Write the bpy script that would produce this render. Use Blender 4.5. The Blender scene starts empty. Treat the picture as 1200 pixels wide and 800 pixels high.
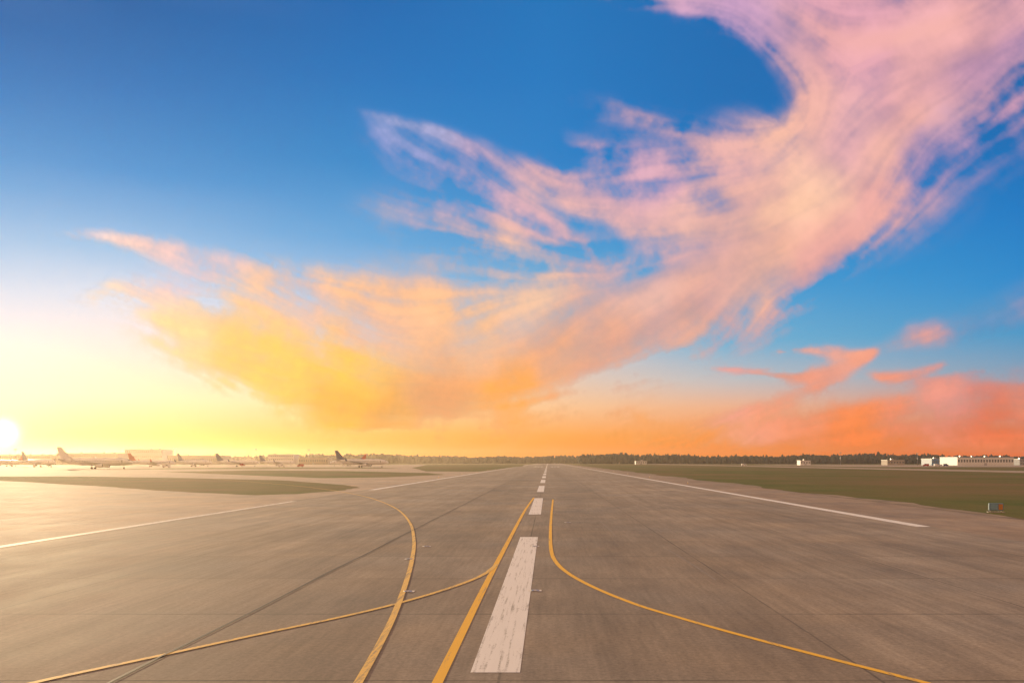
import bpy, bmesh, math, random
import numpy as np
from mathutils import Vector, Matrix
random.seed(7); rng=np.random.default_rng(11)
sc=bpy.context.scene
H=4.0; F=1025.0; VX=642.0; VY=541.0
def g(px,py): 
    d=py-VY
    return ((px-VX)/d*H, F*H/d)
def lin(h):
    h=h.lstrip('#'); o=[]
    for i in (0,2,4):
        c=int(h[i:i+2],16)/255
        o.append(c/12.92 if c<=0.04045 else ((c+0.055)/1.055)**2.4)
    return o
def sm(a,b,x):
    t=np.clip((x-a)/(b-a),0,1); return t*t*(3-2*t)

# ---------------- camera -----------------
cam=bpy.data.cameras.new("camera"); co=bpy.data.objects.new("camera",cam)
sc.collection.objects.link(co); sc.camera=co
co.location=(0,0,H); co.rotation_euler=(math.radians(90),0,0)
cam.sensor_width=36; cam.lens=F/1200*36
cam.shift_x=-(VX-600)/1200; cam.shift_y=(VY-400)/1200
cam.clip_start=0.1; cam.clip_end=120000
sc.view_settings.view_transform='Standard'; sc.view_settings.look='None'; sc.view_settings.exposure=0

# ---------------- node helpers -----------------
class NB:
    def __init__(s,nt): s.nt=nt; s.n=nt.nodes; s.l=nt.links
    def put(s,sock,v):
        if hasattr(v,'is_output'): s.l.new(v,sock)
        elif v is not None: sock.default_value=v
    def math(s,op,a,b=None,c=None,clamp=False):
        n=s.n.new('ShaderNodeMath'); n.operation=op; n.use_clamp=clamp
        s.put(n.inputs[0],a); s.put(n.inputs[1],b); s.put(n.inputs[2],c); return n.outputs[0]
    def mr(s,x,a,b,c=0.0,d=1.0,smooth=False):
        n=s.n.new('ShaderNodeMapRange'); n.interpolation_type='SMOOTHSTEP' if smooth else 'LINEAR'
        s.put(n.inputs[0],x)
        for i,v in enumerate((a,b,c,d)): n.inputs[i+1].default_value=v
        return n.outputs[0]
    def mix(s,f,a,b,mode='MIX'):
        n=s.n.new('ShaderNodeMix'); n.data_type='RGBA'; n.blend_type=mode
        s.put(n.inputs[0],f)
        for k,v in ((6,a),(7,b)):
            if isinstance(v,(list,tuple)): v=tuple(v)[:3]+(1,)
            s.put(n.inputs[k],v)
        return n.outputs[2]
    def noise(s,vec,scale,detail=4,rough=0.55,dist=0.0):
        n=s.n.new('ShaderNodeTexNoise'); s.put(n.inputs['Vector'],vec)
        n.inputs['Scale'].default_value=scale; n.inputs['Detail'].default_value=detail
        n.inputs['Roughness'].default_value=rough; n.inputs['Distortion'].default_value=dist
        return n.outputs[0]
    def scale(s,vec,v):
        n=s.n.new('ShaderNodeMapping'); s.put(n.inputs[0],vec); n.inputs['Scale'].default_value=v; return n.outputs[0]
    def sep(s,vec):
        n=s.n.new('ShaderNodeSeparateXYZ'); s.put(n.inputs[0],vec); return n.outputs
    def ramp(s,f,stops):
        n=s.n.new('ShaderNodeValToRGB'); s.put(n.inputs[0],f); e=n.color_ramp.elements
        e[0].position=stops[0][0]; e[0].color=tuple(stops[0][1])+(1,)
        e[1].position=stops[-1][0]; e[1].color=tuple(stops[-1][1])+(1,)
        for p,c in stops[1:-1]:
            x=e.new(p); x.color=tuple(c)+(1,)
        return n.outputs[0]

# ---------------- world -----------------
SAZ=math.atan2(4-VX,F); SEL=math.radians(1.6)
sdir=Vector((math.sin(SAZ)*math.cos(SEL),math.cos(SAZ)*math.cos(SEL),math.sin(SEL)))
w=bpy.data.worlds.new("World"); sc.world=w; w.use_nodes=True
w.node_tree.nodes.clear(); b=NB(w.node_tree)
tc=b.n.new('ShaderNodeTexCoord'); nv=b.n.new('ShaderNodeVectorMath'); nv.operation='NORMALIZE'
b.l.new(tc.outputs['Generated'],nv.inputs[0]); D=nv.outputs[0]
x,y,z=b.sep(D)
az=b.math('ARCTAN2',x,y); el=b.math('ARCSINE',z)
elp=b.math('DIVIDE',el,math.radians(90),clamp=True)
cols={
 -100:[(533,'#ffb62c'),(505,'#ffd468'),(470,'#fde5b4'),(420,'#f1e0d6'),(360,'#cfd8ea'),(290,'#9cc3e6'),(200,'#4a9cd8'),(90,'#1f7cc3'),(0,'#1766ab')],
 150:[(535,'#ffa218'),(512,'#ffc550'),(465,'#fde4b8'),(410,'#efdcd6'),(350,'#c9d5e8'),(290,'#86b9e2'),(200,'#2f8fd2'),(100,'#1675bd'),(0,'#1163a8')],
 420:[(535,'#ff920e'),(512,'#fdb042'),(475,'#fcd49c'),(420,'#ecd4ca'),(350,'#a4c2e0'),(280,'#5ea4d9'),(190,'#2587ca'),(90,'#1474bd'),(0,'#1469b1')],
 640:[(535,'#fe8a10'),(512,'#fba03e'),(475,'#f8c594'),(425,'#dccac2'),(370,'#8fb8d3'),(290,'#4d9cd2'),(190,'#2480c6'),(90,'#1c78c0'),(0,'#1d74ba')],
 850:[(535,'#fb7c10'),(512,'#f89140'),(475,'#eeb28e'),(445,'#c0bebf'),(400,'#6fb0d2'),(330,'#3f9bd2'),(230,'#2180c6'),(120,'#1a6fb5'),(0,'#1b6bb0')],
 1200:[(535,'#f26212'),(512,'#ea743a'),(470,'#c79a90'),(435,'#84a0b8'),(390,'#4a98c6'),(330,'#2b8bcb'),(250,'#1b7cc4'),(150,'#166cb2'),(0,'#1763a5')],
}
zen=lin('#ecbd8a'); 
prev=None; paz=None
for cx,st in cols.items():
    hyp=math.hypot(F,cx-VX); stops=[]
    for py,c in st: stops.append((math.atan((VY-py)/hyp)/math.radians(90),lin(c)))
    stops.append((0.5,lin('#9a9cac'))); stops.append((0.7,zen))
    r=b.ramp(elp,stops); a=math.atan2(cx-VX,F)
    if prev is None: prev=r
    else: prev=b.mix(b.mr(az,paz,a),prev,r)
    paz=a
back=b.ramp(elp,[(0,lin('#e0a880')),(0.15,lin('#e0b094')),(0.4,lin('#deb292')),(0.7,zen)])
sky=b.mix(b.mr(b.math('ABSOLUTE',az),1.1,2.2,smooth=True),prev,back)
dt=b.n.new('ShaderNodeVectorMath'); dt.operation='DOT_PRODUCT'; b.l.new(D,dt.inputs[0]); dt.inputs[1].default_value=sdir
ang=b.math('ARCCOSINE',b.math('MINIMUM',dt.outputs['Value'],0.9999999))
def glow(width,amp,col,p=1.0):
    e=b.math('EXPONENT',b.math('MULTIPLY',b.math('POWER',b.math('DIVIDE',ang,width),p),-1.0))
    n=b.n.new('ShaderNodeVectorMath'); n.operation='SCALE'; n.inputs[0].default_value=[c*amp for c in col]; b.l.new(e,n.inputs[3]); return n.outputs[0]
for gl in (glow(0.0075,6,(1,.9,.6),1.6),glow(0.045,0.45,(1,.8,.36),1.0),glow(0.15,0.06,(1,.8,.5),1.2)):
    n=b.n.new('ShaderNodeVectorMath'); n.operation='ADD'; b.l.new(sky,n.inputs[0]); b.l.new(gl,n.inputs[1]); sky=n.outputs[0]
bg=b.n.new('ShaderNodeBackground'); b.l.new(sky,bg.inputs[0]); bg.inputs[1].default_value=1.0
nis=b.n.new('ShaderNodeTexSky'); nis.sky_type='NISHITA'; nis.sun_disc=False; nis.sun_elevation=SEL; nis.sun_rotation=SAZ
bg2=b.n.new('ShaderNodeBackground'); b.l.new(nis.outputs[0],bg2.inputs[0]); bg2.inputs[1].default_value=0.004
ad=b.n.new('ShaderNodeAddShader'); b.l.new(bg.outputs[0],ad.inputs[0]); b.l.new(bg2.outputs[0],ad.inputs[1])
wo=b.n.new('ShaderNodeOutputWorld'); b.l.new(ad.outputs[0],wo.inputs[0])

LEL=math.radians(6.0)
sl=bpy.data.lights.new("sun",'SUN'); sl.energy=4.8; sl.angle=math.radians(0.5); sl.color=(1,.72,.4)
so=bpy.data.objects.new("sun",sl); sc.collection.objects.link(so)
ldir=Vector((math.sin(SAZ)*math.cos(LEL),math.cos(SAZ)*math.cos(LEL),math.sin(LEL)))
so.rotation_euler=(-ldir).to_track_quat('-Z','Y').to_euler()

# ---------------- clouds -----------------
def cr(pts,n=14):
    P=np.array(pts,float); P=np.vstack([2*P[0]-P[1],P,2*P[-1]-P[-2]]); out=[]
    for i in range(1,len(P)-2):
        for t in np.linspace(0,1,n,endpoint=False):
            a,b_,c,d=P[i-1:i+3]
            out.append(.5*((2*b_)+(-a+c)*t+(2*a-5*b_+4*c-d)*t*t+(-a+3*b_-3*c+d)*t**3))
    out.append(P[-2]); return np.array(out)
X0,X1,Y0,Y1=-200.,1450.,-260.,541.
CS=4.0
cxs=np.arange(X0,X1+CS,CS); cys=np.arange(Y0,Y1+CS,CS); CX,CY=np.meshgrid(cxs,cys)
inv=np.ones_like(CX); C2=np.zeros_like(CX)+1e-4; S2=np.zeros_like(CX)+0
def stroke(pts,amp,wl=1.0,wr=1.0,p=2.0,f0=0.,f1=0.):
    global inv,C2,S2
    P=cr(pts); T=np.gradient(P[:,:2],axis=0); T/=np.linalg.norm(T,axis=1)[:,None]+1e-9
    m=np.zeros_like(CX); n=len(P)
    for q,((px,py,wd),(tx,ty)) in enumerate(zip(P,T)):
        s=q/(n-1); k=1.0
        if f0: k*=float(sm(-.02,f0,s))
        if f1: k*=float(sm(-.02,f1,1-s))
        dx=CX-px; dy=CY-py; wd=max(wd,2)
        cross=tx*dy-ty*dx
        ww=np.where(cross>0,wr,wl); al=(dx*tx+dy*ty)
        d=np.sqrt((cross/ww)**2+al**2)/wd
        v=np.exp(-d**p)*k; m=np.maximum(m,v)
        f=np.exp(-(dx*dx+dy*dy)/(2*(wd*1.3+12)**2))*amp/ (wd*0.25+8)
        th=math.atan2(ty,tx); C2+=f*math.cos(2*th); S2+=f*math.sin(2*th)
    return m*amp
def add(pts,amp,wl=1.0,wr=1.0,p=2.0,f0=0.,f1=0.):
    global inv
    inv=inv*(1-np.clip(stroke(pts,amp,wl,wr,p,f0,f1),0,.995))
add([(1420,-200,120),(1280,-70,110),(1190,20,84),(1100,95,76),(1020,170,76),(965,240,74),(900,305,70),(810,360,64),(710,405,60),(600,440,56),(490,458,50),(400,465,42)],.92,.75,1.15,2.5)
add([(640,-40,26),(760,-14,28),(860,12,30),(925,60,32),(955,120,38),(950,180,46)],.78,1.1,.7,2.4)
add([(820,-120,80),(950,-20,75),(1060,40,74),(1120,60,66)],.86)
add([(1010,235,36),(995,275,38),(950,315,38)],.8,.9,1.2,2.4)
add([(120,365,28),(260,385,44),(400,400,58),(540,395,66),(690,365,72),(820,320,70),(900,260,64)],.66,1,1,2,.15)
add([(170,378,20),(250,410,30),(320,440,35),(385,474,34),(440,480,30),(540,472,26)],.88,1,1,3.0,.2,.25)
add([(50,262,4),(150,286,10),(260,316,18),(380,350,26),(500,372,30)],.62,1,1,2,.3)
add([(75,350,8),(150,352,17),(240,375,26),(330,400,30)],.62,1,1,2,.3)
add([(200,340,3),(240,358,9),(310,376,14)],.5,1,1,2,.3,.3)
add([(415,122,4),(505,156,8),(575,190,11),(650,222,14),(740,252,18),(830,262,22)],.62,1,1,2,.3)
add([(430,130,8),(465,170,20),(535,215,26),(605,262,28),(690,318,18)],.42,1,1,1.7,.35,.2)
add([(505,190,5),(610,238,9),(670,285,9),(705,330,5)],.6,1,1,2,.3,.2)
add([(400,240,20),(500,262,30),(580,290,38),(660,330,40),(760,340,40)],.42,1,1,1.7,.35)
add([(660,160,10),(715,185,18),(790,205,30),(880,200,40)],.52,1,1,1.7,.35)
add([(620,210,14),(720,235,28),(800,240,34),(900,225,42)],.5,1,1,1.8,.3)
add([(660,105,10),(720,128,16),(800,155,20),(900,165,30)],.3,1,1,1.6,.5)
add([(700,110,4),(770,145,8),(850,185,14)],.36,1,1,1.8,.4)
add([(560,170,8),(640,205,14),(720,210,18)],.25,1,1,1.6,.4,.3)
add([(1060,250,34),(1110,190,42),(1170,120,48),(1230,60,54)],.34,1,1,1.7)
add([(548,466,3),(600,452,7),(660,436,8),(710,424,5)],.6,1,1,2,.2,.3)
add([(828,431,2),(880,434,4),(930,440,8),(972,434,11),(1008,416,9),(1034,404,4)],.92,1,1,2.2,.12,.08)
add([(890,413,2),(935,405,4),(975,409,8),(1005,412,8)],.8,1,1,2,.2)
add([(920,400,2),(960,398,3),(990,405,6)],.45,1,1,2,.2)
add([(985,432,13),(955,455,14),(905,474,11),(850,492,9),(770,505,9)],.72,1,1,2,0,.2)
add([(1015,434,3),(1060,443,8),(1110,450,12),(1220,468,18)],.72,1,1,2,.2)
add([(1050,444,3),(1085,434,5),(1108,426,3)],.6,1,1,2,.2,.2)
add([(1075,455,5),(1115,440,6),(1150,436,3)],.4)
add([(840,515,10),(930,496,14),(1060,482,20),(1250,470,30),(1400,470,30)],.74,1,1,2,.15)
add([(700,518,8),(900,512,12),(1100,508,20),(1400,500,26)],.5,1,1,2,.15)
add([(560,492,9),(700,492,12),(850,488,10)],.3,1,1,2,.3,.3)
add([(1010,404,8),(1110,388,15),(1230,362,22),(1400,330,30)],.28,1,1,2,.3)
Dn=1-inv
def hole(pts,amp,wl=1,wr=1,p=2.0):
    global Dn
    Dn=Dn*(1-np.clip(stroke(pts,amp,wl,wr,p),0,.99))
hole([(640,60,30),(700,85,38),(800,85,44),(870,90,36),(890,112,24)],.92,1,1,2.6)
hole([(690,265,14),(725,280,18),(755,300,12)],.5)
hole([(600,300,18),(640,300,12)],.25)
Dn*=1-sm(518,536,CY)*0.8
Dn*=sm(X0,X0+120,CX)*sm(X1,X1-150,CX)*sm(Y0,Y0+120,CY)
RS=1.3
fx=np.arange(X0+4,X1-4,RS); fy=np.arange(Y0+4,Y1-1,RS); FX,FY=np.meshgrid(fx,fy); HH,WW=FX.shape
def bil(A,x,y,x0,y0,s):
    i=np.clip((x-x0)/s,0,A.shape[1]-1.001); j=np.clip((y-y0)/s,0,A.shape[0]-1.001)
    i0=i.astype(np.int32); j0=j.astype(np.int32); u=i-i0; v=j-j0
    return (A[j0,i0]*(1-u)+A[j0,i0+1]*u)*(1-v)+(A[j0+1,i0]*(1-u)+A[j0+1,i0+1]*u)*v
def vnoise(x,y,s):
    R=rng.random((int((Y1-Y0)/s)+8,int((X1-X0)/s)+8))
    i=(x-X0)/s+2; j=(y-Y0)/s+2
    i=np.clip(i,0,R.shape[1]-2.001); j=np.clip(j,0,R.shape[0]-2.001)
    i0=i.astype(np.int32); j0=j.astype(np.int32); u=i-i0; v=j-j0; u=u*u*(3-2*u); v=v*v*(3-2*v)
    return (R[j0,i0]*(1-u)+R[j0,i0+1]*u)*(1-v)+(R[j0+1,i0]*(1-u)+R[j0+1,i0+1]*u)*v-.5
def fbm(x,y,s,o=5,r=.55):
    t=0; a=1
    for k in range(o): t=t+a*vnoise(x,y,s); s/=2; a*=r
    return t
wx=fbm(FX,FY,110,5,.5)*26; wy=fbm(FX,FY,110,5,.5)*20
near=sm(380,430,FY)*sm(800,860,FX)
wx*=1-.65*near; wy*=1-.75*near
DF=bil(Dn,FX+wx,FY+wy,X0,Y0,CS)
th=.5*np.arctan2(S2,C2)
wob=fbm(FX,FY,90,4)*.7
c_=bil(np.cos(2*th),FX,FY,X0,Y0,CS); s_=bil(np.sin(2*th),FX,FY,X0,Y0,CS); A_=.5*np.arctan2(s_,c_)+wob
DX=np.cos(A_).astype(np.float32).ravel(); DY=np.sin(A_).astype(np.float32).ravel()
BX=((FX-fx[0])/RS).astype(np.float32).ravel(); BY=((FY-fy[0])/RS).astype(np.float32).ravel()
def lic(N,steps,h):
    N=N.astype(np.float32).ravel(); acc=N.copy(); tot=1.0; h=h/RS
    for sg in (1,-1):
        x=BX.copy(); y=BY.copy(); px_=DX*sg; py_=DY*sg
        for k in range(steps):
            ii=np.clip(y+.5,0,HH-1).astype(np.int32)*WW+np.clip(x+.5,0,WW-1).astype(np.int32)
            dx=DX[ii]; dy=DY[ii]; f=np.sign(dx*px_+dy*py_+1e-9); dx=dx*f; dy=dy*f
            wgt=1-k/steps; acc+=N[ii]*wgt; tot+=wgt
            x+=dx*h; y+=dy*h; px_,py_=dx,dy
    acc/=tot; acc=acc.reshape(HH,WW); return (acc-acc.mean())/acc.std()
N1=fbm(FX,FY,11,3,.65); N2=fbm(FX,FY,44,3,.5)
L1=lic(N1,20,3.2); L2=lic(N2,15,7.0)
big=fbm(FX,FY,180,4,.5); med=fbm(FX,FY,50,5,.6)
big=(big-big.mean())/big.std(); med=(med-med.mean())/med.std()
thin=1-sm(.45,.97,DF)
tex=1+(.04+.17*thin)*L1+(.05+.2*thin)*L2+.05*big+(.04+.14*thin)*med
edge=DF*(1-DF)*4
al=DF*tex+edge*(.045*L1+.07*L2+.07*med)-.015
al=np.clip(al,0,1.4); al=1-np.exp(-1.9*al**1.35); al=np.clip(al*1.12,0,.96)
CP=[(1150,30,'e4a6aa'),(1000,40,'e0a2ac'),(850,10,'cda0bc'),(1170,110,'d29cae'),(1060,120,'e8aaa8'),(1000,170,'ecb0a8'),(940,230,'fac4a4'),(1025,255,'eba89e'),(1110,190,'b894b8'),(850,220,'e8afa6'),(900,330,'f1b59c'),(980,310,'e8a598'),(750,330,'e6b2a8'),(800,385,'e9a98c'),(650,250,'dfacb0'),(560,190,'cca8c0'),(480,150,'a8a6d0'),(600,350,'edbea6'),(640,425,'f1a878'),(690,450,'e8a07c'),(600,452,'ffa338'),(550,390,'f3ba90'),(520,480,'e89a60'),(440,490,'ea9e40'),(400,485,'f8aa28'),(400,430,'ffc244'),(300,430,'ffc84e'),(200,400,'fbd088'),(120,360,'f9d8b8'),(70,268,'e6ccd8'),(200,300,'f0c4c2'),(350,350,'f5be9c'),(450,380,'f3b890'),(960,405,'f2a890'),(860,433,'ec9e90'),(950,460,'f09878'),(1090,440,'ea9480'),(1200,470,'e0846a'),(1180,500,'e87044'),(1000,500,'f28446'),(1000,525,'f5742a'),(750,500,'fa9e4c'),(1150,385,'6590bd'),(1350,350,'6590bd'),(700,520,'fc942a'),(1350,0,'d89aac'),(900,-150,'c79cbe'),(0,300,'c4c8e4'),(-100,470,'ffd890'),(760,200,'d8a6b4'),(800,250,'e5b0a8')]
num=np.zeros(CX.shape+(3,)); den=np.zeros(CX.shape)
for px,py,c in CP:
    k=1/((CX-px)**2+(CY-py)**2+500)**1.8; num+=k[...,None]*np.array(lin(c)); den+=k
CC=num/den[...,None]
wx2=fbm(FX,FY,80,4)*40; wy2=fbm(FX,FY,80,4)*30
RGB=np.stack([bil(CC[...,k],FX+wx2,FY+wy2,X0,Y0,CS) for k in range(3)],-1)
shade=np.clip(1+.03*L1+.06*L2+.045*med+.10*(DF-.6),.75,1.25)
RGB=RGB*shade[...,None]
RGB[...,2]*=np.clip(1-.06*L2,.8,1.2)
R=24000.
dirs=np.stack([(FX-VX)/F,np.ones_like(FX),(VY-FY)/F],-1); dirs/=np.linalg.norm(dirs,axis=-1,keepdims=True)
V=(dirs*R).reshape(-1,3)
idx=np.arange(HH*WW).reshape(HH,WW); Q=np.stack([idx[:-1,:-1],idx[:-1,1:],idx[1:,1:],idx[1:,:-1]],-1).reshape(-1,4)
am=al.reshape(-1)[Q].max(1); Q=Q[am>.004]
me=bpy.data.meshes.new("clouds"); me.vertices.add(len(V)); me.vertices.foreach_set("co",V.astype(np.float32).ravel())
me.loops.add(Q.size); me.loops.foreach_set("vertex_index",Q.astype(np.int32).ravel())
me.polygons.add(len(Q)); me.polygons.foreach_set("loop_start",(np.arange(len(Q))*4).astype(np.int32))
me.update(calc_edges=True)
at=me.color_attributes.new("cloud","FLOAT_COLOR","POINT")
at.data.foreach_set("color",np.concatenate([RGB.reshape(-1,3),al.reshape(-1,1)],1).astype(np.float32).ravel())
clo=bpy.data.objects.new("clouds",me); sc.collection.objects.link(clo)
mc=bpy.data.materials.new("cloud_vapour"); mc.use_nodes=True; mc.node_tree.nodes.clear(); b=NB(mc.node_tree)
a=b.n.new('ShaderNodeAttribute'); a.attribute_name="cloud"
em=b.n.new('ShaderNodeEmission'); b.l.new(a.outputs['Color'],em.inputs[0])
tr=b.n.new('ShaderNodeBsdfTransparent'); mx=b.n.new('ShaderNodeMixShader')
b.l.new(a.outputs['Alpha'],mx.inputs[0]); b.l.new(tr.outputs[0],mx.inputs[1]); b.l.new(em.outputs[0],mx.inputs[2])
o=b.n.new('ShaderNodeOutputMaterial'); b.l.new(mx.outputs[0],o.inputs[0])
try: mc.cycles.emission_sampling='NONE'
except Exception: pass
me.materials.append(mc)

# ---------------- materials -----------------
def pmat(name):
    m=bpy.data.materials.new(name); m.use_nodes=True; b=NB(m.node_tree)
    p=m.node_tree.nodes['Principled BSDF']; 
    t=b.n.new('ShaderNodeTexCoord'); return m,b,p,t.outputs['Object']
def plain(name,col,rough=.6,metal=0.0,var=.12,scale=1.5):
    m,b,p,oc=pmat(name); nz=b.noise(oc,scale,4)
    c=b.mix(b.mr(nz,.3,.7),[k*(1-var) for k in col],[min(1,k*(1+var)) for k in col])
    b.l.new(c,p.inputs['Base Color']); p.inputs['Roughness'].default_value=rough; p.inputs['Metallic'].default_value=metal
    return m
def bump(b,p,h,strength,dist):
    n=b.n.new('ShaderNodeBump'); b.put(n.inputs['Height'],h); n.inputs['Strength'].default_value=strength; n.inputs['Distance'].default_value=dist
    b.l.new(n.outputs[0],p.inputs['Normal'])
def pavement(name,base,streak=1.0,jx=None,rough=.84):
    m,b,p,oc=pmat(name); X,Y,Z=b.sep(oc)
    big=b.noise(oc,.045,5,.6); med=b.noise(b.scale(oc,(1,.35,1)),.5,6,.68); fine=b.noise(oc,9,4,.8)
    st=b.noise(b.scale(oc,(1.0,.022,1)),1.7,5,.62,.3)
    st2=b.noise(b.scale(oc,(1.0,.05,1)),6.0,3,.6,.2)
    st3=b.noise(b.scale(oc,(1.0,.012,1)),.38,3,.5)
    v=b.math('MULTIPLY',b.mr(big,.3,.7,.84,1.14),b.mr(med,.25,.75,.72,1.26))
    v=b.math('MULTIPLY',v,b.mr(fine,.25,.75,.68,1.3))
    v=b.math('MULTIPLY',v,b.mr(st,.3,.7,1-.2*streak,1+.12*streak))
    v=b.math('MULTIPLY',v,b.mr(st3,.3,.7,1-.13*streak,1+.1*streak))
    v=b.math('MULTIPLY',v,b.mr(st2,.3,.7,1-.12*streak,1+.09*streak))
    sx,ox,sy=jx or (7.0,-7.9,7.0)
    cx_=b.math('FLOOR',b.math('DIVIDE',b.math('SUBTRACT',X,ox),sx)); cy_=b.math('FLOOR',b.math('DIVIDE',b.math('SUBTRACT',Y,2.),sy))
    wn=b.n.new('ShaderNodeTexWhiteNoise'); wn.noise_dimensions='2D'; cb=b.n.new('ShaderNodeCombineXYZ'); b.l.new(cx_,cb.inputs[0]); b.l.new(cy_,cb.inputs[1]); b.l.new(cb.outputs[0],wn.inputs['Vector'])
    v=b.math('MULTIPLY',v,b.mr(wn.outputs['Value'],0,1,.93,1.07))
    if streak>.5:
        xa=b.math('ABSOLUTE',b.math('ADD',X,1.0))
        lane=b.math('EXPONENT',b.math('MULTIPLY',b.math('POWER',b.math('DIVIDE',b.math('SUBTRACT',xa,4.5),3.6),2.0),-1.0))
        rb=b.math('MULTIPLY',b.math('MULTIPLY',lane,b.mr(st,.3,.65)),.28)
        v=b.math('MULTIPLY',v,b.math('SUBTRACT',1.0,rb))
    wob=b.math('MULTIPLY',b.math('SUBTRACT',b.noise(oc,.8,3),.5),.05)
    def joint(c,off,s,wd):
        u=b.math('DIVIDE',b.math('ADD',b.math('SUBTRACT',c,off),wob),s)
        f=b.math('ABSOLUTE',b.math('SUBTRACT',b.math('FRACT',b.math('ADD',u,.5)),.5))
        return b.mr(b.math('MULTIPLY',f,s),wd*.5,wd,1,0)
    j1=b.math('MULTIPLY',joint(X,ox,sx,.035),b.mr(b.noise(oc,.13,2),.35,.6,.25,.7))
    j2=b.math('MULTIPLY',joint(Y,2.,sy,.06),b.mr(b.noise(oc,.16,2),.36,.6,0.15,.6))
    jj=b.math('MAXIMUM',j1,j2)
    col=b.mix(b.mr(b.noise(oc,.11,4),.3,.7),[base[0]*1.05,base[1]*.99,base[2]*.91],[base[0]*.95,base[1]*1.0,base[2]*1.07])
    n=b.n.new('ShaderNodeVectorMath'); n.operation='SCALE'; b.l.new(col,n.inputs[0]); b.l.new(v,n.inputs[3])
    c=b.mix(jj,n.outputs[0],(.05,.045,.04))
    b.l.new(c,p.inputs['Base Color']); b.l.new(b.mr(med,.2,.8,rough-.06,rough+.12),p.inputs['Roughness'])
    p.inputs['Specular IOR Level'].default_value=.25
    bump(b,p,fine,.35,.008)
    return m
M_run=pavement("runway_concrete",(.335,.278,.222))
M_sh=pavement("shoulder_asphalt",(.33,.255,.195),.35,(9.5,23.4,12.))
M_apr=pavement("apron_concrete",(.43,.34,.26),.3,(6.,-26.,6.))
def grass(name,c1,c2,c3):
    m,b,p,oc=pmat(name)
    n1=b.noise(oc,.02,6,.6); n2=b.noise(b.scale(oc,(1,.35,1)),.12,6,.7); n3=b.noise(oc,3,4,.7)
    c=b.mix(b.mr(n2,.35,.65),c1,c2); c=b.mix(b.mr(n1,.42,.62),c,c3)
    c2_=b.mix(b.mr(n3,.3,.7),c,[.07,.07,.03]); c=b.mix(.55,c,c2_)
    b.l.new(c,p.inputs['Base Color']); p.inputs['Roughness'].default_value=.95; p.inputs['Specular IOR Level'].default_value=.1
    bump(b,p,b.noise(oc,2.5,5,.7),1,.12); return m
M_gr=grass("grass_dry",(.11,.15,.03),(.19,.19,.055),(.26,.175,.08))
def paint(name,col,keep,base=(.27,.235,.2)):
    m,b,p,oc=pmat(name)
    n1=b.noise(b.scale(oc,(1,.12,1)),5,6,.7); n2=b.noise(oc,16,4,.75); n3=b.noise(b.scale(oc,(1,.03,1)),13,3,.6)
    f=b.math('ADD',b.math('MULTIPLY',n1,.35),b.math('ADD',b.math('MULTIPLY',n2,.25),b.math('MULTIPLY',n3,.4)))
    f=b.mr(f,.5-keep,.6-keep,1,0)
    f2=b.mr(n1,.3,.75,.0,.2)
    c=b.mix(f2,col,[k*.6 for k in col]); c=b.mix(b.math('MULTIPLY',f,.8),c,base)
    b.l.new(c,p.inputs['Base Color']); p.inputs['Roughness'].default_value=.75
    p.inputs['Specular IOR Level'].default_value=.25; return m
M_wh=paint("white_paint",(.92,.90,.88),.12); M_whw=paint("white_paint_worn",(.9,.86,.8),.10)
M_ye=paint("yellow_paint",(.98,.58,.06),.13); M_yew=paint("yellow_paint_worn",(.92,.62,.17),.10)

def mk(name,verts,faces,mat,parent=None,smooth=False):
    me=bpy.data.meshes.new(name); me.from_pydata([tuple(v) for v in verts],[],faces); me.update()
    if mat: me.materials.append(mat)
    if smooth:
        for p in me.polygons: p.use_smooth=True
    o=bpy.data.objects.new(name,me); sc.collection.objects.link(o)
    if parent: o.parent=parent
    return o
def empty(name,loc=(0,0,0),rz=0):
    e=bpy.data.objects.new(name,None); sc.collection.objects.link(e); e.location=loc; e.rotation_euler=(0,0,rz); e.empty_display_size=.5; return e
def sheet(name,x0,x1,y0,y1,z,mat,nx=1,ny=1):
    vs=[];fs=[]
    for j in range(ny+1):
        for i in range(nx+1): vs.append((x0+(x1-x0)*i/nx,y0+(y1-y0)*j/ny,z))
    for j in range(ny):
        for i in range(nx):
            a=j*(nx+1)+i; fs.append((a,a+1,a+nx+2,a+nx+1))
    return mk(name,vs,fs,mat)
def poly(name,pts,z,mat):
    me=bpy.data.meshes.new(name); bm=bmesh.new()
    f=bm.faces.new([bm.verts.new((x,y,z)) for x,y in pts]); bm.normal_update()
    if f.normal.z<0: f.normal_flip()
    bmesh.ops.triangulate(bm,faces=[f]); bm.to_mesh(me); bm.free(); me.materials.append(mat)
    o=bpy.data.objects.new(name,me); sc.collection.objects.link(o); return o
def strip(name,pts,width,z,mat,n=12,smooth=True):
    P=[(x,y,0) for x,y in pts]
    P=cr(P,n) if smooth and len(P)>2 else np.array(P,float)
    T=np.gradient(P[:,:2],axis=0); T/=np.linalg.norm(T,axis=1)[:,None]
    vs=[];fs=[]
    for (x,y,_),(tx,ty) in zip(P,T):
        vs+= [(x-ty*width/2,y+tx*width/2,z),(x+ty*width/2,y-tx*width/2,z)]
    for i in range(len(P)-1): a=2*i; fs.append((a,a+1,a+3,a+2))
    return mk(name,vs,fs,mat)
Z=0.006
sheet("ground",-14000,14000,-3000,20000,0,M_gr,56,46)
sheet("apron",-1500,-26.2,-200,1250,Z,M_apr,12,12)
sheet("runway",-26.2,23.8,-200,3200,Z,M_run,2,30)
sheet("runway_shoulder",23.8,32.9,-200,3200,Z,M_sh,1,30)
sheet("taxiway",176,212,150,2500,Z,M_apr,1,12)
sheet("service_apron",260,1100,700,1150,Z,M_apr,4,4)
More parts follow.
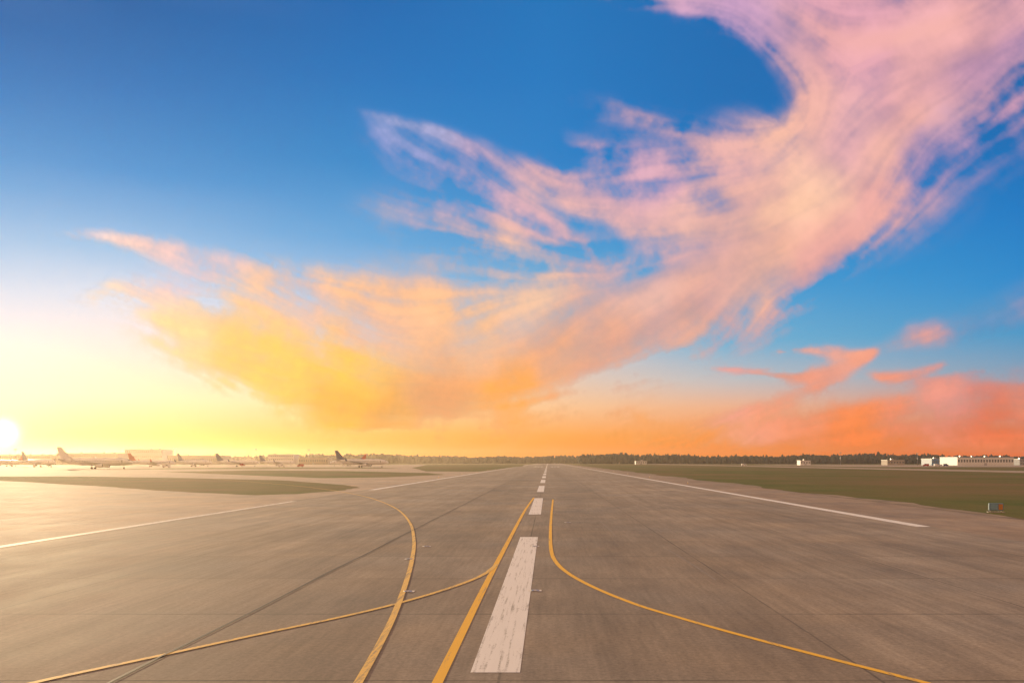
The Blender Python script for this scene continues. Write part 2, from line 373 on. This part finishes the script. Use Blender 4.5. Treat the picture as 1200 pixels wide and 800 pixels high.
def rag(pts,amp=.35,n=8):
    out=[]
    for i in range(len(pts)):
        (xa,ya),(xb,yb)=pts[i],pts[(i+1)%len(pts)]
        for k in range(n):
            t=k/n; out.append((xa+(xb-xa)*t+random.uniform(-1,1)*amp,ya+(yb-ya)*t+random.uniform(-1,1)*amp))
    return out
def gp(l): return rag([g(*p) for p in l])
for pl in ([(-150,557.5),(0,558),(100,558),(220,560),(330,562.5),(405,568),(422,571),(400,574.5),(350,578.5),(300,580),(200,575.5),(100,568.5),(0,563),(-150,559)],
           [(190,552.5),(300,551),(400,551.5),(500,554),(522,556),(450,559),(380,560),(300,557)],
           [(483,548),(500,544.5),(540,543.8),(618,543.5),(612,546),(585,549.5),(560,552.3),(500,552)],
           [(100,549.6),(300,547.2),(440,547.5),(470,548.5),(300,549.4)]):
    poly("grass_island",gp(pl),2*Z,M_gr)
M_dirt=plain("bare_soil",(.25,.185,.125),.95,0,.35,.3)
pts=[];xs=32.9
for i in range(260):
    yy=5+i*4; pts.append((xs+.8+1.1*math.sin(i*.37)+.5*math.sin(i*1.3)+random.random()*.7,yy))
poly("soil_verge",[(xs+.0,5),(xs+.0,5+259*4)]+pts[::-1],2*Z,M_dirt)

ZM=0.011
yy=16.6-50
vs=[];fs=[]
while yy<2900:
    a=len(vs); vs+=[(-1.47,yy,ZM),(-.53,yy,ZM),(-.53,yy+30,ZM),(-1.47,yy+30,ZM)]; fs.append((a,a+1,a+2,a+3)); yy+=50
mk("runway_centreline",vs,fs,M_wh)
def dash(name,x,y0,y1,wd,mat):
    n=max(1,int((y1-y0)/60)); return strip(name,[(x,y0+(y1-y0)*i/n) for i in range(n+1)],wd,ZM,mat,smooth=False)
dash("runway_edge_line",23.2,54,2900,.9,M_wh)
strip("runway_edge_line",[(-25.8,20),(-25.8,89)],.6,ZM+.004,M_whw,smooth=False)
dash("runway_edge_line",-25.2,125,2900,.9,M_wh)
vs=[];fs=[]
for xx in (-10,-7.5,-5,3.5,6,8.5):
    a=len(vs); vs+=[(xx-1,700,ZM),(xx-1+1.8,700,ZM),(xx-1+1.8,745,ZM),(xx-1,745,ZM)]; fs.append((a,a+1,a+2,a+3))
mk("touchdown_zone_marking",vs,fs,M_wh)
strip("taxiway_line",[(-2.0,2),(-2.0,16),(-2.02,30),(-1.98,48),(-1.9,70),(-1.7,88),(-1.55,98)],.2,ZM+.004,M_ye)
strip("taxiway_line",[g(1230,838),g(1080,799),g(970,771),g(860,742),g(790,722),g(745,708),g(700,690),g(668,673),g(652,659),g(646,645),g(645,625),g(646,605),g(648,585)],.17,ZM+.004,M_ye)
strip("taxiway_line",[g(385,860),g(420,800),g(445,755),g(462,720),g(475,685),g(483,655),g(485,632),g(480,612),g(466,597),g(445,587),g(420,580),g(380,573),g(330,567.5),g(250,561)],.17,ZM+.012,M_yew)
strip("taxiway_line",[g(-60,826),g(45,799),g(180,770),g(300,744),g(400,723),g(470,706),g(530,688),g(565,674),g(583,661)],.17,ZM+.008,M_yew)
strip("taxiway_line",[(27.,45),(33,44.2),(40,42.)],.15,ZM+.004,M_yew)
M_tar=plain("tar_sealant",(.06,.053,.047),.7)
strip("tar_joint",[(-7.9+.03*math.sin(i*1.3),6+i*3) for i in range(60)],.05,ZM+.016,M_tar,3)
M_sk,b,p,oc=pmat("tyre_rubber_mark")
sk=b.mix(b.mr(b.noise(oc,7,5,.8),.4,.62),(.2,.17,.145),(.31,.265,.22)); b.l.new(sk,p.inputs['Base Color']); p.inputs['Roughness'].default_value=.85
for i in range(7):
    y0=random.uniform(20,120); x0=random.choice([random.uniform(-6.5,-3),random.uniform(2.5,7)]); L=random.uniform(6,30); c=random.uniform(-.3,.3)
    strip("tyre_mark",[(x0,y0),(x0+c*.3,y0+L*.5),(x0+c,y0+L)],random.uniform(.05,.12),ZM-.003+i*.0003,M_sk,8)

# ---------------- generic part builders -----------------
def box(name,x0,x1,y0,y1,z0,z1,mat,parent,bev=0):
    me=bpy.data.meshes.new(name); bm=bmesh.new(); bmesh.ops.create_cube(bm,size=1)
    for v in bm.verts: v.co=Vector(((x0+x1)/2+v.co.x*(x1-x0),(y0+y1)/2+v.co.y*(y1-y0),(z0+z1)/2+v.co.z*(z1-z0)))
    if bev: bmesh.ops.bevel(bm,geom=bm.edges[:],offset=bev,segments=2,affect='EDGES')
    bm.to_mesh(me); bm.free(); me.materials.append(mat); o=bpy.data.objects.new(name,me); sc.collection.objects.link(o); o.parent=parent; return o
def boxes(name,L,mat,parent):
    vs=[];fs=[]
    for x0,x1,y0,y1,z0,z1 in L:
        a=len(vs); vs+=[(x,y,z) for x in (x0,x1) for y in (y0,y1) for z in (z0,z1)]
        fs+=[tuple(a+k for k in q) for q in ((0,1,3,2),(4,6,7,5),(0,4,5,1),(2,3,7,6),(0,2,6,4),(1,5,7,3))]
    return mk(name,vs,fs,mat,parent)
def lathe(name,prof,mat,parent,axis='X',n=20,off=(0,0,0),zs=1.0):
    vs=[];fs=[]
    for (t,r,dz) in prof:
        for k in range(n):
            a=2*math.pi*k/n; c,s=math.cos(a)*r,math.sin(a)*r
            if axis=='X': vs.append((off[0]+t,off[1]+c,off[2]+s*zs+dz))
            else: vs.append((off[0]+c,off[1]+s,off[2]+t))
    for i in range(len(prof)-1):
        for k in range(n):
            a=i*n+k; b_=i*n+(k+1)%n; fs.append((a,b_,b_+n,a+n))
    fs.append(tuple(range(n))[::-1]); fs.append(tuple(range((len(prof)-1)*n,len(prof)*n)))
    return mk(name,vs,fs,mat,parent,True)
def slab(name,root,tip,mat,parent,thr=.5,tht=.15,axis='y'):
    vs=[]
    for (le,te,y,z),th in ((root,thr),(tip,tht)):
        for f,h in ((0,0),(.15,.7),(.4,1),(.75,.5),(1,0),(.75,-.4),(.4,-.8),(.15,-.6)):
            x=le+(te-le)*f
            vs.append((x,y,z+h*th/2) if axis=='y' else (x,y+h*th/2,z))
    fs=[(i,(i+1)%8,8+(i+1)%8,8+i) for i in range(8)]+[tuple(range(8))[::-1],tuple(range(8,16))]
    return mk(name,vs,fs,mat,parent)
M_pw=plain("aircraft_white",(.78,.78,.79),.3,0,.04); M_pb=plain("aircraft_blue",(.03,.06,.2),.3); M_pr=plain("aircraft_red",(.45,.05,.04),.3)
M_pg=plain("aircraft_grey",(.4,.41,.43),.35); M_gl=plain("dark_glass",(.02,.025,.03),.1); M_ty=plain("tyre",(.02,.02,.02),.8); M_me=plain("metal",(.45,.45,.46),.35,.8)
M_bw=plain("building_glass",(.16,.18,.2),.25)
def airplane(px,Y,rz,L=40,tail=M_pb,engine=M_pw):
    X=(px-VX)/F*Y; e=empty("passenger_airplane",(X,Y,Z),rz); s=L/40; zc=3.9*s
    pr=[(-20,.25,1.1),(-18.5,.6,.95),(-15,1.15,.6),(-11,1.7,.25),(-8,1.95,.05),(0,2,0),(12,2,0),(14.5,1.93,-.03),(16.5,1.7,-.12),(18,1.35,-.28),(19,.95,-.45),(19.7,.5,-.6),(20,.1,-.68)]
    lathe("fuselage",[(a*s,b_*s,c*s) for a,b_,c in pr],M_pw,e,n=24,off=(0,0,zc))
    wl=[]
    for sg in (1,-1):
        slab("wing",(6*s,-2.5*s,sg*1.3*s,2.9*s),(-4.5*s,-6.2*s,sg*17.5*s,4.6*s),M_pg,e,1.0*s,.2*s)
        slab("winglet",(-4.6*s,-6.2*s,sg*17.5*s,4.6*s),(-6*s,-6.9*s,sg*18*s,6.9*s),tail,e,.2*s,.1*s)
        slab("tailplane",(-15*s,-18.3*s,sg*.5*s,5.1*s),(-18.2*s,-19.9*s,sg*6.8*s,5.7*s),M_pg,e,.5*s,.12*s)
        ex=3.6*s; ey=sg*5.6*s; ez=1.75*s
        lathe("engine",[(-1.9*s,.45*s,0),(-1.2*s,.8*s,0),(0,1.05*s,0),(1.4*s,1.12*s,0),(1.9*s,.95*s,0)],engine,e,off=(ex,ey,ez),n=16)
        lathe("engine_fan",[(0,.85*s,0),(.03,.1,0)],M_gl,e,off=(ex+1.92*s,ey,ez),n=16)
        box("pylon",ex-2*s,ex+.8*s,ey-.15*s,ey+.15*s,ez+.9*s,ez+1.7*s,M_pg,e)
        box("main_gear_strut",-1.2*s,-.9*s,sg*2.7*s-.12,sg*2.7*s+.12,.5*s,2.6*s,M_me,e)
        for dd in (-.35,.35):
            w_=lathe("main_wheel",[(-.18*s,.55*s,0),(.18*s,.55*s,0)],M_ty,e,axis='X',n=14); w_.rotation_euler=(0,0,math.pi/2); w_.location=(-1.05*s,sg*2.7*s+dd*s,.56*s)
        for k in range(30):
            xw=(-12+k*.85)*s; rr=2.0 if k>4 else 1.75; yc=sg*(rr*.985*s)
            wl.append((xw-.13*s,xw+.13*s,yc-.05,yc+.05,zc+.35*s,zc+.75*s))
        box("door",14.0*s,14.8*s,sg*1.86*s-.06,sg*1.86*s+.06,zc-.6*s,zc+1.0*s,M_pg,e)
    boxes("cabin_windows",wl,M_gl,e)
    slab("tail_fin",(-12.6*s,-18.6*s,0,zc+1.6*s),(-18.0*s,-20.3*s,0,12.2*s),tail,e,.5*s,.18*s,'z')
    box("cockpit_windows",17.2*s,18.15*s,-1.0*s,1.0*s,zc+.62*s,zc+1.05*s,M_gl,e,.08)
    box("nose_gear_strut",14.9*s,15.1*s,-.1,.1,.4*s,2.2*s,M_me,e)
    w_=lathe("nose_wheel",[(-.2*s,.4*s,0),(.2*s,.4*s,0)],M_ty,e,n=14); w_.rotation_euler=(0,0,math.pi/2); w_.location=(15*s,0,.41*s)
    return e
R_=math.radians
airplane(112,500,R_(8),41,M_pw)
airplane(178,700,R_(40),36,M_pr)
airplane(228,740,R_(-20),37,M_pb)
airplane(279,760,R_(12),37,M_pb,M_pr)
airplane(424,650,R_(-6),41,M_pb)
airplane(408,860,R_(170),38,M_pr)
airplane(45,680,R_(-25),40,M_pb)
airplane(325,900,R_(25),36,M_pb)
airplane(10,760,R_(160),38,M_pr)

def building(name,px0,px1,ptop,Y,depth,wall,storeys=2,roofm=None):
    xa=(px0-VX)/F*Y; xb=(px1-VX)/F*Y; h=(VY-ptop)/F*Y+H; cx=(xa+xb)/2; W=xb-xa
    e=empty(name,(cx,Y,0)); box("walls",-W/2,W/2,0,depth,0,h,wall,e)
    box("roof",-W/2-.4,W/2+.4,-.4,depth+.4,h+.003,h+.5,roofm or M_pg,e)
    fh=h/storeys; L=[]
    for s_ in range(storeys):
        n=max(2,int(W/3.2)); 
        for k in range(n):
            c=-W/2+W*(k+.5)/n
            L.append((c-W/n*.3,c+W/n*.3,-.06,.05,s_*fh+fh*.4,s_*fh+fh*.72))
    boxes("windows",L,M_bw,e)
    box("door",-1.6,1.6,-.09,.03,.02,min(3.,fh*.3),M_me,e)
    n=max(1,int(W/15))
    for k in range(n):
        c=-W/2+W*(k+.3+random.random()*.4)/n; q=random.uniform(.8,2)
        box("roof_unit",c-q,c+q,depth*.3,depth*.3+2.5,h+.503,h+.503+random.uniform(.8,1.8),M_me,e)
    return e
M_w1=plain("white_cladding",(.78,.77,.75),.5); M_w2=plain("beige_wall",(.42,.36,.3),.7); M_w3=plain("grey_wall",(.34,.35,.37),.7); M_bl=plain("blue_cladding",(.1,.22,.38),.5)
building("terminal_building",-120,60,533,1250,50,M_w2,2)
building("terminal_building",66,138,531,1250,40,M_w3,2)
building("control_block",146,190,526.5,1400,40,M_w1,3)
building("warehouse",196,262,534,1300,30,M_w3,1)
building("office_building",314,344,532.5,1350,30,M_w1,3)
building("warehouse",350,384,536,1350,30,M_w2,1)
building("aircraft_hangar",1122,1188,535.5,1000,45,M_w1,1,M_bl)
building("warehouse",1092,1116,537.5,1060,30,M_bl,1)
building("service_building",1040,1060,539,1080,20,M_w2,1)
building("service_building",938,950,539.5,1100,15,M_w1,1)
building("service_building",1195,1240,538,1060,30,M_w3,2)
building("service_building",745,758,540,1400,15,M_w1,1)

def mast(px,Y,h):
    e=empty("floodlight_mast",((px-VX)/F*Y,Y,0))
    lathe("pole",[(0,.3,0),(h,.12,0)],M_me,e,axis='Z',n=10)
    box("lamp_frame",-1.5,1.5,-.2,.2,h-.2,h+.1,M_me,e)
    boxes("lamps",[(-1.4+k*.6,-1.0+k*.6,-.5,-.21,h-.7,h-.25) for k in range(5)],M_pg,e)
for px,Y,h in ((18,800,16),(205,860,18),(300,950,18),(362,1000,18),(1075,1000,14),(985,1100,16)): mast(px,Y,h)

def van(px,Y,col,rz):
    e=empty("service_van",((px-VX)/F*Y,Y,Z),rz)
    prof=[(-2.6,.5),(-2.6,2.3),(.9,2.35),(1.7,1.5),(2.5,1.25),(2.6,.5)]
    vs=[(x,-.95,z) for x,z in prof]+[(x,.95,z) for x,z in prof]; n=6
    mk("body",vs,[tuple(range(n)),tuple(range(n,2*n))[::-1]]+[(i,n+i,n+(i+1)%n,(i+1)%n) for i in range(n)],col,e)
    for sg in (1,-1):
        box("side_window",-.2,1.1,sg*.955-.02,sg*.955+.02,1.5,2.1,M_gl,e)
        for xx in (-1.7,1.7):
            w_=lathe("wheel",[(-.12,.36,0),(.12,.36,0)],M_ty,e,n=14); w_.rotation_euler=(0,0,math.pi/2); w_.location=(xx,sg*.88,.36)
for a_ in ((1098,760,M_w1,.2),(1085,800,M_pr,2.9),(1108,820,M_pb,.1),(330,680,M_w1,.3),(352,700,M_pr,3),(195,600,M_w1,.2),(872,900,M_w1,0)): van(*a_)

e=empty("airfield_sign",((1167-VX)/F*69.5,69.5,0),R_(-14))
M_sb=plain("sign_blue_grey",(.16,.27,.36),.5); M_so=plain("sign_orange",(.55,.22,.06),.5)
box("cabinet",-.52,.52,-.18,.18,.16,.72,M_sb,e,.02)
box("face",-.44,.1,-.2,-.183,.22,.66,plain("sign_face",(.22,.36,.46),.4),e,.004)
box("side_panel",.16,.46,-.2,-.183,.22,.66,M_so,e,.004)
for xx in (-.4,.4): box("leg",xx-.03,xx+.03,-.03,.03,0,.17,M_me,e)
box("base",-.6,.6,-.3,.3,.0,.05,M_w2,e)
def ilight(px,py):
    x_,y_=g(px,py); e=empty("inset_runway_light",(x_,y_,0))
    lathe("housing",[(.018,.14,0),(.03,.12,0),(.036,.07,0)],M_me,e,axis='Z',n=16)
    box("lens",-.04,.04,-.09,-.05,.02,.042,M_w1,e,.005)
    mk("paint_patch",[(-.2,-.16,.0165),(.2,-.16,.0165),(.2,.16,.0165),(-.2,.16,.0165)],[(0,1,2,3)],M_whw,e)
for p_ in ((627,692),(478,693),(627,640),(500,640),(480,655),(665,612)): ilight(*p_)
def elight(x_,y_):
    e=empty("runway_edge_light",(x_,y_,0))
    lathe("stem",[(0,.09,0),(.06,.03,0),(.3,.03,0)],M_ye,e,axis='Z',n=10); lathe("lamp_head",[(.3,.06,0),(.36,.08,0),(.42,.05,0),(.44,.01,0)],M_w1,e,axis='Z',n=12)
for k in range(1,14):
    if k>1: elight(25.6,40+k*60)
    if k>2: elight(-27.5,40+k*60)

# ---------------- tree line -----------------
ico=bmesh.new(); bmesh.ops.create_icosphere(ico,subdivisions=2,radius=1); IV=np.array([v.co[:] for v in ico.verts]); IF=np.array([[v.index for v in f.verts] for f in ico.faces]); ico.free()
def treemass(name,px0,px1,Y,ptop,rows,mat,dens=1.0):
    vs=[];fs=[];c=0
    x0=(px0-VX)/F*Y; x1=(px1-VX)/F*Y; n=int((x1-x0)/5*dens)
    for rw in range(rows):
        for k in range(n):
            x_=x0+(x1-x0)*(k+random.random())/n; y_=Y+rw*14+random.uniform(-6,6)
            h=((VY-ptop)/F*Y+H)*random.uniform(.82,1.03)*(.88+.09*math.sin(x_*.012)+.05*math.sin(x_*.05+1))
            r=random.uniform(3.4,6); con=random.random()<.2
            P=IV*(1+.22*rng.standard_normal((len(IV),1)))
            t=(P[:,2]+1)/2; 
            if con: P[:,0]*=(1.15-.8*np.clip(t,0,1)); P[:,1]*=(1.15-.8*np.clip(t,0,1))
            P=P*np.array([r,r,h*.5])+np.array([x_,y_,h*.5])
            vs.append(P); fs.append(IF+c); c+=len(IV)
    V=np.concatenate(vs); Fc=np.concatenate(fs)
    return mk(name,V.tolist(),Fc.tolist(),mat)
def treemat(name,a_,b_):
    m,b,p,oc=pmat(name); c=b.mix(b.mr(b.noise(oc,.12,5,.7),.35,.65),a_,b_); b.l.new(c,p.inputs['Base Color']); p.inputs['Roughness'].default_value=.95; p.inputs['Specular IOR Level'].default_value=.05; return m
M_t1=treemat("haze_tinted_foliage",(.05,.085,.09),(.09,.12,.105))  # bluish distance haze is painted into the leaf colours
treemass("distant_treeline",680,1500,1750,531.5,3,M_t1)
treemass("distant_treeline",440,720,2200,533,3,M_t1)
treemass("distant_treeline",265,460,1800,532,3,M_t1)
treemass("distant_treeline",-250,280,1900,535,2,M_t1,.8)

# ---------------- low evening haze: a real scattering volume over the airfield -----------------
me=bpy.data.meshes.new("evening_haze"); bm=bmesh.new(); bmesh.ops.create_cube(bm,size=1)
for v in bm.verts: v.co=Vector((v.co.x*6000,v.co.y*3600+1400,(v.co.z+.5)*45-0.5))
bm.to_mesh(me); bm.free()
mv=bpy.data.materials.new("haze"); mv.use_nodes=True; mv.node_tree.nodes.clear()
vsn=mv.node_tree.nodes.new('ShaderNodeVolumeScatter'); vsn.inputs['Color'].default_value=(1,.82,.62,1); vsn.inputs['Density'].default_value=.00011; vsn.inputs['Anisotropy'].default_value=.72
on=mv.node_tree.nodes.new('ShaderNodeOutputMaterial'); mv.node_tree.links.new(vsn.outputs[0],on.inputs['Volume'])
me.materials.append(mv); ho=bpy.data.objects.new("evening_haze",me); sc.collection.objects.link(ho)
